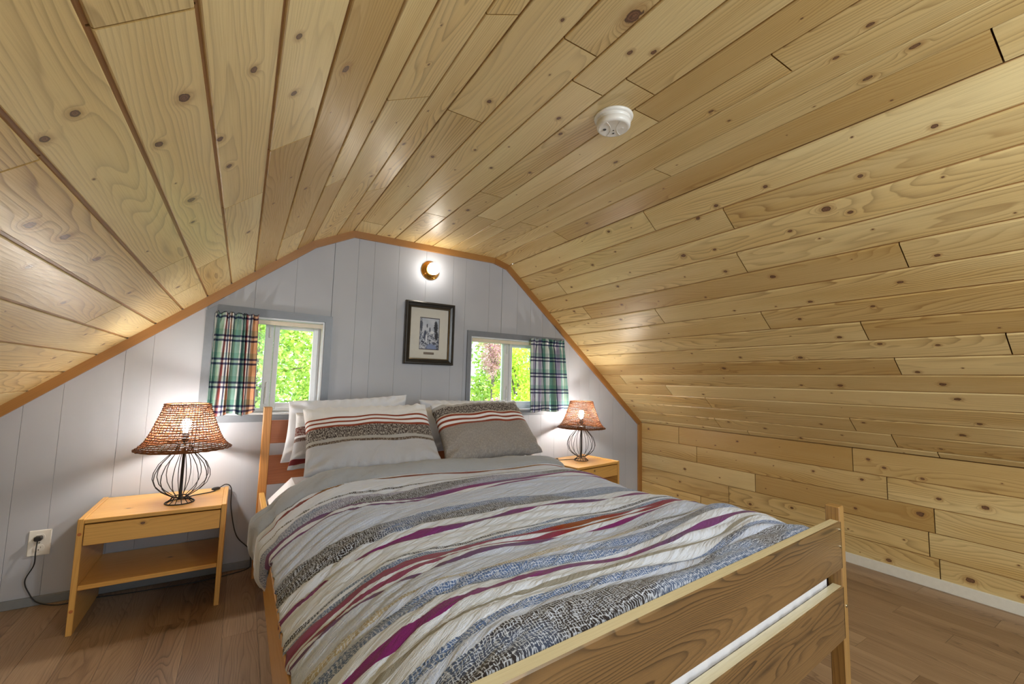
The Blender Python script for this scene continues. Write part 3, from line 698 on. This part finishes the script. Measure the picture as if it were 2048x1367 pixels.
def pillow(bl,br,tl,tr,thick,mat,label,seed,pinch=.04,bulge=1.0):
    """cushion spanned by four corners, bulging to the front"""
    bl,br,tl,tr=[Vector(q) for q in (bl,br,tl,tr)]; rr=random.Random(seed)
    nu,nv=56,40; vs=[];uvs=[];fs=[]
    nrm=((br-bl).cross(tl-bl)).normalized()
    if nrm.y>0: nrm=-nrm
    for side in (1,-1):
        for j in range(nv+1):
            for i in range(nu+1):
                u=i/nu; v=j/nv; a=2*u-1; b=2*v-1
                # edges bow in between the corners
                ua=u-.5; vb=v-.5
                uu=.5+ua*(1-pinch*(1-b*b)); vv=.5+vb*(1-pinch*1.4*(1-a*a))
                p=bl*(1-uu)*(1-vv)+br*uu*(1-vv)+tl*(1-uu)*vv+tr*uu*vv
                e=max(0,(1-abs(a)**3.0))*max(0,(1-abs(b)**3.0))
                h=thick*e**.42*side
                wr=mn.noise(Vector((u*5+seed,v*4,seed)))*.020*e**.5
                cor=(abs(a)*abs(b))**3
                wr+=.015*math.sin(math.atan2(b*.7,a)*26+seed)*math.exp(-((math.hypot(1-abs(a),(1-abs(b))*.7)-.22)/.13)**2)*(.4+cor)
                wr+=.010*math.sin(a*40+math.sin(b*5)*2+seed)*max(0,abs(b)-.72)/.28*(1-abs(a)**6)*(abs(b)<.99)
                vs.append(p+nrm*(h+wr*(1 if e>0 else 0))); uvs.append((u*.7,1-v))
    n=nu+1; off=(nu+1)*(nv+1)
    for j in range(nv):
        for i in range(nu):
            a=j*n+i; fs.append((a,a+1,a+n+1,a+n)); fs.append((off+a,off+a+n,off+a+n+1,off+a+1))
    mb=MB(); mb.poly(vs,fs,0,uvs); o=mb.build('pillow',mat,None,True)
    import bmesh
    bm=bmesh.new(); bm.from_mesh(o.data); bmesh.ops.remove_doubles(bm,verts=bm.verts,dist=.0008); bmesh.ops.recalc_face_normals(bm,faces=bm.faces); bm.to_mesh(o.data); bm.free()
    md=o.modifiers.new('s','SUBSURF'); md.levels=1; md.render_levels=1
    tag(o,label,'pillow','pillows against the headboard'); return o
pillow((.20,2.70,.65),(.90,2.70,.66),(.235,2.845,.985),(.955,2.86,1.025),.042,M['white'],'plain white pillow against the headboard, rearmost on the left side',1)
pillow((.22,2.53,.64),(.93,2.52,.65),(.265,2.745,.925),(.97,2.76,.93),.036,M['pilM'],'striped maroon and white sham mostly hidden between the two other left pillows',2)
pillow((1.06,2.70,.65),(1.78,2.70,.66),(1.03,2.86,.99),(1.74,2.87,.985),.055,M['white'],'plain white pillow barely showing behind the grey striped right sham',4)
pillow((.275,2.32,.640),(.995,2.28,.640),(.29,2.66,.948),(1.02,2.68,.968),.062,M['pilL'],'front left sham with three rust stripes over a pale grey lower half',3)
pillow((1.005,2.28,.645),(1.785,2.42,.645),(1.045,2.68,.962),(1.755,2.76,.985),.068,M['pilR'],'front right sham with rust stripes and a large speckled grey lower half',5)

# ================================================================== NIGHTSTANDS
def nightstand():
    r=empty('nightstand',(-.296,2.835,0),'pine nightstand with one drawer and open shelf on the left, beside the outlet','nightstand','pine nightstands')
    x0,x1,y0,y1=-.567,-.025,2.630,3.036
    def part(name,boxes,parent=None,ch=.002,mat=None,axis=None,knots=None):
        mb=MB()
        for b in boxes: mb.cbox(*b,ch=ch,axis=axis,knots=knots)
        o=mb.build(name,mat or M['ns'],None); o.parent=parent or r
        o.location=-r.location; return o
    for xa in (x0,x1-.021): part('side_panel',[(xa,xa+.021,y0,y1,0,.484)],axis=1)
    part('top',[(x0+.021,x1-.021,y0+.004,y1,.462,.480)],axis=0,knots=[(2,1,-.42,2.76,.006)])
    d=part('drawer',[(x0+.0235,x1-.0235,y0+.003,y0+.021,.368,.456)],axis=0,knots=[(1,-1,-.345,.437,.0055)])
    mb=MB(); mb.cbox(x0+.03,x1-.03,y0+.021,y1-.05,.372,.440,ch=.001); o=mb.build('drawer_box',M['ns']); o.parent=d
    part('shelf',[(x0+.021,x1-.021,y0+.006,y1-.004,.180,.200)],axis=0,knots=[(2,1,-.25,2.83,.006)])
    for z in (.10,.42):
        mb=MB(); mb.lathe([(0,.001),(.006,.001),(.007,0)],(x0+.0105,y0,z+.0),(0,-1,0),14); o=mb.build('peg',M['redpine']); o.parent=r; o.location=-r.location
    return r
ns=nightstand()
ns2=copy_tree(ns); ns2.location=(2.462,2.852,.008); ns2.rotation_euler=(0,0,math.radians(8)); ns2.location.z=0
ns2.location=(2.440,2.800,0)
ns2['label']='pine nightstand at the right of the bed, mostly hidden behind the duvet'

# ================================================================== LAMPS
t=NT('rattan_twigs'); tc=t.n('ShaderNodeTexCoord').outputs['Object']; nn=t.noise(tc,90,2)
cc=t.mix(t.mapr(nn,.3,.7),srgb(84,46,24),srgb(136,82,42)); b=t.bsdf(cc,.55,0,.3); tl=t.n('ShaderNodeBsdfTranslucent',{0:cc}); ms=t.n('ShaderNodeMixShader',{0:.08,1:b.outputs[0],2:tl.outputs[0]}); t.t.links.new(ms.outputs[0],t.out.inputs[0]); M['rattan']=t.m
M['bulb']=emit('lit_lamp_bulb',(1,.92,.82),500)
M['sconcebulb']=emit('lit_sconce_globe',(1,.92,.80),22)
def lamp():
    r=empty('table_lamp',(0,0,0),'woven shade wire table lamp on the left nightstand, nearer the wall outlet','lamp','woven shade table lamps')
    # wire cage
    mb=MB()
    prof=[(.040,.300),(.030,.285),(.036,.262),(.066,.232),(.098,.195),(.115,.155),(.118,.125),(.106,.090),(.080,.062),(.046,.040),(.030,.030)]
    for k in range(14):
        a=2*PI*k/14; pts=[]
        for i in range(len(prof)-1):
            for q in range(3):
                w=q/3; rr_=prof[i][0]*(1-w)+prof[i+1][0]*w; h=prof[i][1]*(1-w)+prof[i+1][1]*w
                pts.append((rr_*math.cos(a),rr_*math.sin(a),h))
        pts.append((prof[-1][0]*math.cos(a),prof[-1][0]*math.sin(a),prof[-1][1]))
        mb.tube(pts,.0019,6)
    mb.tube([(.030*math.cos(2*PI*k/32),.030*math.sin(2*PI*k/32),.286) for k in range(32)],.002,6,closed=True)
    o=mb.build('wire_cage',M['blackmetal'],None,True); o.parent=r
    mb=MB()
    for rr_,h in ((.060,.003),(.031,.031)): mb.tube([(rr_*math.cos(2*PI*k/36),rr_*math.sin(2*PI*k/36),h) for k in range(36)],.003,6,closed=True)
    for k in range(14):
        a=2*PI*k/14; mb.tube([(.031*math.cos(a),.031*math.sin(a),.031),(.040*math.cos(a),.040*math.sin(a),.018),(.060*math.cos(a),.060*math.sin(a),.003)],.0018,6)
    o=mb.build('foot_ring',M['blackmetal'],None,True); o.parent=r
    mb=MB(); mb.lathe([(.0,.020),(.012,.021),(.007,.035),(.0065,.30),(.014,.305),(.016,.345),(.0,.346)],n=16); o=mb.build('stem',M['blackmetal'],None,True); o.parent=r
    # woven shade
    SH=[(.200,.272),(.184,.284),(.163,.310),(.145,.345),(.130,.385),(.116,.425),(.104,.460),(.096,.492)]
    def rad(w):
        x=w*(len(SH)-1); i=min(int(x),len(SH)-2); q=x-i; return SH[i][0]*(1-q)+SH[i+1][0]*q, SH[i][1]*(1-q)+SH[i+1][1]*q
    mb=MB(); rr=random.Random(4)
    for k in range(56):
        a0=2*PI*k/56; pts=[]; tw=.30*(1 if k%1==0 else -1)
        for i in range(23):
            w=i/22; ra,h=rad(w); an=a0+tw*w+rr.gauss(0,.004); d=.0012*(1 if (i+k)%2 else -1)
            pts.append(((ra+d)*math.cos(an),(ra+d)*math.sin(an),h))
        mb.tube(pts,.0016,5,cap=False)
    for j in range(24):
        w=j/23; ra,h=rad(w); pts=[]
        for k in range(108):
            an=2*PI*k/108; d=.0022*math.sin(an*28+j*PI); jit=.0014*mn.noise(Vector((math.cos(an)*9,math.sin(an)*9,j*3.3)))
            pts.append(((ra+d)*math.cos(an),(ra+d)*math.sin(an),h+jit*2))
        mb.tube(pts,.0025 if j not in(0,23) else .0036,5,closed=True)
    o=mb.build('lamp_shade',M['rattan'],None,True); o.parent=r
    mb=MB()  # wire spider holding the shade
    for k in range(3):
        a=2*PI*k/3+.4; mb.tube([(.015*math.cos(a),.015*math.sin(a),.345),(.04*math.cos(a),.04*math.sin(a),.40),(.098*math.cos(a),.098*math.sin(a),.488)],.0014,5)
    o=mb.build('shade_carrier',M['blackmetal'],None,True); o.parent=r
    mb=MB(); pr=[(.010,.346),(.011,.362),(.017,.380),(.020,.394),(.018,.408),(.010,.417),(0,.419)]
    mb.lathe(pr,n=16); o=mb.build('bulb',M['bulb'],None,True); o.parent=r; o['label']='glowing bulb'
    return r
LP=(-.228,2.775,.480)
l1=lamp(); l1.location=LP
l2=copy_tree(l1); l2.location=(2.470,2.815,.480); l2['label']='woven shade table lamp on the right nightstand'; l2.rotation_euler=(0,0,.3)
ROFF=l2.location.copy()
# cords (each belongs to its lamp)
def cordpart(lampo,pts,sw,rot=0,plug=None):
    def cr(P,n=8):
        out=[]; P=[Vector(p) for p in P]
        Q=[P[0]*2-P[1]]+P+[P[-1]*2-P[-2]]
        for i in range(1,len(Q)-2):
            for k in range(n):
                t_=k/n; a,b,c,d=Q[i-1:i+3]
                out.append(.5*((2*b)+(c-a)*t_+(2*a-5*b+4*c-d)*t_*t_+(3*b-a-3*c+d)*t_**3))
        out.append(P[-1]); return out
    mi=Matrix.Translation(lampo.location)@Matrix.Rotation(rot,4,'Z'); mi=mi.inverted()
    mb=MB(); mb.tube([mi@p for p in cr(pts)],.0026,7); c=mb.build('cord',M['cord'],None,True); c.parent=lampo
    mb=MB(); p=Vector(sw); mb.lathe([(0,-.022),(.005,-.021),(.0085,-.010),(.0085,.010),(.005,.021),(0,.022)],mi@p,mi.to_3x3()@Vector((1,.45,0)),12); s=mb.build('inline_switch',M['cord'],None,True); s.parent=c
    if plug:
        mb=MB(); p=mi@Vector(plug)
        mb.cbox(p.x-.014,p.x+.014,p.y-.030,p.y-.003,p.z-.011,p.z+.011,ch=.005); q=mb.build('plug',M['cord'],None); q.parent=c
cordpart(l1,[(-.22,2.84,.484),(-.17,2.89,.4835),(-.10,2.93,.4835),(-.075,2.985,.486),(-.04,3.010,.500),(-.012,3.020,.470),(-.006,3.028,.36),(.03,3.030,.20),(.098,3.033,.11),(.112,3.030,.03),(.10,3.02,.004),(.02,2.985,.004),(-.15,2.96,.004),(-.40,2.975,.004),(-.58,3.0,.004),(-.68,2.99,.004),(-.76,3.02,.02),(-.795,3.025,.07),(-.812,3.022,.13),(-.785,3.010,.20),(-.783,3.005,.26),(-.785,3.020,.305),(-.784,3.018,.314)],(-.085,2.965,.491),0,(-.784,3.042,.318))
cordpart(l2,[(2.45,2.85,.484),(2.38,2.87,.4835),(2.30,2.885,.4835),(2.20,2.91,.486),(2.13,2.94,.46),(2.09,2.98,.25),(2.08,3.0,.005),(2.3,3.02,.004)],(2.27,2.89,.491),.3)

# ================================================================== WALL THINGS
sc=empty('wall_sconce',(1.152,YW,1.952),'round brass wall light with glowing white globe above the picture','wall lamp')
mb=MB(); mb.lathe([(.0,.0),(.070,.0),(.073,.004),(.070,.010),(.060,.014),(.056,.026),(.048,.034),(.036,.038),(.0,.038)],(1.152,YW,1.952),(0,-1,0),40); mb.build('base',M['brass'],sc,True)
mb=MB(); pr=[]
for i in range(13):
    a=-PI/2+PI*i/12*1.0; pr.append((.046*math.cos(a),.070+.046*math.sin(a)))
pr[0]=(.018,.030); mb.lathe(pr,(1.152,YW,1.952),(0,-1,0),24); mb.build('globe_bulb',M['sconcebulb'],sc,True)
# framed picture
pf=empty('framed_picture',(1.162,YW,1.47),'black framed black and white print with small plaque hanging between the windows','picture')
X0,X1,Z0,Z1=.970,1.356,1.238,1.703; PY=YW
steps=[(0,.004),(0,.030),(.006,.034),(.014,.034),(.018,.026),(.034,.022),(.038,.024),(.044,.018),(.046,.010)]
def ring(mb,a,b,mi=0):
    P=[]
    for d,h in (a,b):
        P.append([(X0+d,PY-h,Z0+d),(X1-d,PY-h,Z0+d),(X1-d,PY-h,Z1-d),(X0+d,PY-h,Z1-d)])
    for i in range(4):
        j=(i+1)%4; mb.face([P[0][i],P[0][j],P[1][j],P[1][i]],mi=mi)
mb=MB()
for i,(a,b) in enumerate(zip(steps,steps[1:])): ring(mb,a,b,1 if i in (6,) else 0)
mb.build('frame',[M['framedark'],M['framegold']],pf)
ix0,ix1,iz0,iz1=X0+.046,X1-.046,Z0+.046,Z1-.046
p0,p1,q0,q1=1.086,1.242,1.349,1.590
mb=MB(); yy=PY-.010
for P in ([(ix0,iz0),(p0,q0),(p0,q1),(ix0,iz1)],[(ix0,iz1),(p0,q1),(p1,q1),(ix1,iz1)],[(ix1,iz1),(p1,q1),(p1,q0),(ix1,iz0)],[(ix0,iz0),(ix1,iz0),(p1,q0),(p0,q0)]): mb.face([(x,yy,z) for x,z in P])
I=[(p0,q0),(p1,q0),(p1,q1),(p0,q1)]
for p,q in zip(I,I[1:]+I[:1]): mb.face([(p[0],yy,p[1]),(p[0],yy+.004,p[1]),(q[0],yy+.004,q[1]),(q[0],yy,q[1])])
mb.build('mat',M['mat'],pf)
t=NT('monochrome_print'); uv=t.n('ShaderNodeUVMap',uv_map='UVMap').outputs[0]; U=t.sep(uv)
n1=t.noise(t.comb(t.math('MULTIPLY',U[0],9),t.math('MULTIPLY',U[1],13)),1,4,.6,1.2); n2=t.noise(t.comb(t.math('MULTIPLY',U[0],3),t.math('MULTIPLY',U[1],4),5),1,2)
def blob(cx,cy,rx,ry,soft=.3):
    d=t.math('ADD',t.math('POWER',t.math('DIVIDE',t.math('SUBTRACT',U[0],cx),rx),2),t.math('POWER',t.math('DIVIDE',t.math('SUBTRACT',U[1],cy),ry),2))
    d=t.math('ADD',d,t.mapr(n1,.3,.7,-.6,.6)); return t.mapr(d,1-soft,1+soft,1,0)
c=t.mix(t.mapr(n2,.3,.7),srgb(196,202,214),srgb(168,178,196))
low=t.mapr(U[1],.62,.48); c=t.mix(t.math('MULTIPLY',low,t.mapr(n1,.44,.56)),c,srgb(56,64,86))
c=t.mix(blob(.82,.70,.10,.18),c,srgb(34,36,48)); c=t.mix(blob(.86,.45,.08,.14),c,srgb(30,32,44)); c=t.mix(blob(.30,.45,.07,.16),c,srgb(60,68,92))
c=t.mix(blob(.08,.75,.07,.2),c,srgb(70,76,92)); c=t.mix(blob(.38,.74,.03,.06),c,srgb(60,64,80)); c=t.mix(blob(.52,.62,.03,.07),c,srgb(50,56,76))
c=t.mix(blob(.36,.36,.05,.12),c,srgb(206,212,224)); c=t.mix(blob(.64,.54,.10,.05),c,srgb(210,214,222)); c=t.mix(blob(.62,.04,.26,.14),c,srgb(120,136,176))
e=t.math('MINIMUM',t.math('MINIMUM',U[0],t.math('SUBTRACT',1,U[0])),t.math('MINIMUM',U[1],t.math('SUBTRACT',1,U[1]))); c=t.mix(t.math('LESS_THAN',e,.025),c,srgb(60,52,60))
t.bsdf(c,.5); 
mb=MB(); mb.face([(p0,yy+.004,q0),(p1,yy+.004,q0),(p1,yy+.004,q1),(p0,yy+.004,q1)],uv=[(0,0),(1,0),(1,1),(0,1)]); mb.build('print',t.m,pf)
mb=MB(); mb.cbox(1.122,1.204,yy-.002,yy,1.313,1.330,ch=.0008); pl=mb.build('plaque',M['plaque'],pf)
# outlet
ot=empty('wall_outlet',(-.784,YW,.292),'white double wall outlet low on the wall left of the nightstand','outlet')
mb=MB(); mb.cbox(-.824,-.744,YW-.006,YW,.232,.352,ch=.003); mb.build('cover_plate',M['plastic'],ot)
for z in (.318,.268):
    mb=MB(); pts=[]
    for k in range(28):
        a=2*PI*k/28; pts.append((-.784+.019*math.cos(a),max(-.0145,min(.0145,.0185*math.sin(a)))+z))
    mb.face([(x,YW-.0085,z_) for x,z_ in pts][::-1])
    for (x,z_),(x2,z2) in zip(pts,pts[1:]+pts[:1]): mb.face([(x,YW-.0085,z_),(x,YW-.005,z_),(x2,YW-.005,z2),(x2,YW-.0085,z2)])
    rc=mb.build('receptacle',M['plastic'],ot)
    mb=MB(); y_=YW-.0088
    for xx,hh in ((-.0065,.0042),(.0065,.0035)): mb.face([(-.784+xx-.001,y_,z+.003-hh),(-.784+xx+.001,y_,z+.003-hh),(-.784+xx+.001,y_,z+.003+hh),(-.784+xx-.001,y_,z+.003+hh)])
    mb.face([(-.784+.0026*math.cos(2*PI*k/12),y_,z-.008+.0026*math.sin(2*PI*k/12)) for k in range(12)])
    s=mb.build('slots',M['plasticdark'],None); s.parent=rc; s.location=-(rc.location+ot.location)
mb=MB(); mb.lathe([(0,.0012),(.003,.001),(.0035,0)],(-.784,YW-.006,.2925),(0,-1,0),12); mb.build('screw',M['screw'],ot)
# smoke detector
DC=(1.129,1.120,2.1405); sdv=empty('smoke_detector',DC,'round white smoke detector on the pine ceiling','smoke detector')
mb=MB(); mb.lathe([(0,0),(.072,0),(.073,.004),(.070,.010),(.063,.012)],DC,(0,0,-1),48); mb.build('base_plate',M['plastic'],sdv,True)
mb=MB(); mb.lathe([(.063,.010),(.064,.020),(.0625,.021),(.0625,.023),(.064,.024),(.062,.040),(.058,.0445),(.052,.046),(.050,.0452),(.0,.0462)],DC,(0,0,-1),48); mb.build('body',M['plastic'],sdv,True)
rt=Vector((.72,-.69,0)); fw=Vector((.69,.72,0))
for sgn in (-1,1):
    mb=MB(); pts=[]
    for k in range(15):
        w=-1+2*k/14; p=Vector(DC)+fw*(w*.046)+rt*(sgn*(.011+.014*w*w))+Vector((0,0,-.0462)); pts.append(p)
    mb.tube(pts,.0012,6); mb.build('ridge',M['plastic'],sdv,True)
for nm,off,rr_ in (('test_button',rt*-.033,.0065),('sensor_hole',fw*.010,.003),('indicator_light',fw*.030,.0042),('hush_button',rt*.033,.005)):
    mb=MB(); mb.lathe([(0,.0016),(rr_*.8,.0015),(rr_,0)],Vector(DC)+off+Vector((0,0,-.046)),(0,0,-1),16); mb.build(nm,M['plasticdark'] if nm!='hush_button' else M['plastic'],sdv,True)

# ================================================================== OUTSIDE
def leafmat(name,c1,c2,c3):
    t=NT(name); oi=t.sep(t.attr('knot')); 
    c=t.ramp(oi[0],[(0,c1),(.5,c2),(1,c3)],'LINEAR')
    b=t.n('ShaderNodeBsdfPrincipled',{'Base Color':c,'Roughness':.45}); tl=t.n('ShaderNodeBsdfTranslucent',{0:t.mix(.5,c,(.55,.75,.08))})
    ms=t.n('ShaderNodeMixShader',{0:.45,1:b.outputs[0],2:tl.outputs[0]}); t.t.links.new(ms.outputs[0],t.out.inputs[0]); return t.m
M['bark']=plain('tree_bark',srgb(96,84,72),.9,nz=.3,ns=12,bstr=.6)
def tree(x,y,zc,rx,ry,rz,n,size,mat,label,seed,group='trees outside the windows',ztrunk=-3.0):
    rr=random.Random(seed); root=empty('tree',(x,y,ztrunk),label,'tree',group)
    mb=MB(); nc=46; cl=[]
    for k in range(nc):
        while True:
            p=Vector((rr.uniform(-1,1),rr.uniform(-1,1),rr.uniform(-1,1)))
            if .45<p.length<1: break
        cl.append(Vector((x+p.x*rx,y+p.y*ry,zc+p.z*rz)))
    for k in range(n):
        c=rr.choice(cl); d=Vector((rr.gauss(0,1),rr.gauss(0,1),rr.gauss(0,1))).normalized()*rr.uniform(.3,1)**.5
        p=c+Vector((d.x*rx*.30,d.y*ry*.30,d.z*rz*.26)); L=size*rr.uniform(.6,1.3)
        a=Vector((rr.gauss(0,1),rr.gauss(0,1),rr.gauss(-.35,.6))).normalized(); b=a.cross(Vector((rr.gauss(0,1),rr.gauss(0,1),rr.gauss(0,1)))).normalized(); nn=a.cross(b)
        tone=min(1,max(0,rr.gauss(.5,.28))); kk=[(tone,0,0)]*4
        A=p;B=p+a*L*.45+b*L*.30+nn*L*.05;C=p+a*L;D=p+a*L*.45-b*L*.30+nn*L*.05
        mb.face([A,B,C,D],k=kk)
    mb.build('foliage',mat,root)
    mb=MB(); mb.tube([(x,y,ztrunk),(x+.05,y,zc-rz*.9),(x,y,zc)],[.03+.06*rx,.02+.045*rx,.015],9)
    for k in range(9):
        c=rr.choice(cl); s=Vector((x,y,zc-rz*.7+rr.uniform(0,rz*.8))); mb.tube([s,s.lerp(c,.5)+Vector((0,0,.1)),c],[.02,.015,.008],6)
    mb.build('trunk',M['bark'],root)
LMa=leafmat('bright_maple_leaves',srgb(66,112,40),srgb(160,190,80),srgb(238,238,170))
LMb=leafmat('deep_green_leaves',srgb(100,140,80),srgb(150,186,116),srgb(200,222,160))
LMc=leafmat('yellow_green_leaves',srgb(140,186,60),srgb(196,220,80),srgb(214,222,90))
LMd=leafmat('pinkish_bush_leaves',srgb(160,100,126),srgb(206,140,172),srgb(230,190,206))
LMe=leafmat('blue_green_needles',srgb(80,120,96),srgb(120,160,126),srgb(170,200,160))
tree(.15,6.6,1.1,1.5,1.0,1.7,26000,.062,LMa,'bright yellow green maple filling the left window',21)
tree(-.6,11.0,1.4,3.0,1.1,3.2,12000,.17,LMb,'deeper green tree far behind the maple in the left window',22)
tree(3.98,6.1,.95,.42,.5,.85,6500,.06,LMc,'yellow green shrubby tree in the middle of the wider window',23)
tree(4.42,7.9,1.7,.30,.3,.5,2600,.05,LMd,'pinkish mauve flowering tree high in the wider window',24)
tree(2.95,5.0,.35,.36,.4,.55,4500,.045,LMd,'pinkish mauve bush low at the left of the wider window',25)
tree(5.75,7.6,1.3,.75,.8,1.9,9000,.06,LMe,'blue green conifer behind the right sash of the wider window',26)
tree(4.8,10.2,1.2,1.6,.8,2.6,11000,.11,LMa,'light green tree standing behind the pinkish one in the wider window',28)
tree(8.6,12.5,1.2,2.6,1.1,3.6,12000,.17,LMb,'dark green tree farthest back through the wider window',27)
mb=MB(); mb.face([(-40,3.3,-3.0),(40,3.3,-3.0),(40,60,-3.0),(-40,60,-3.0)]); 
o=mb.build('lawn',plain('grass_lawn',srgb(104,134,62),.9,nz=.3,ns=6)); tag(o,'green lawn far below the windows','lawn',kind='structure')
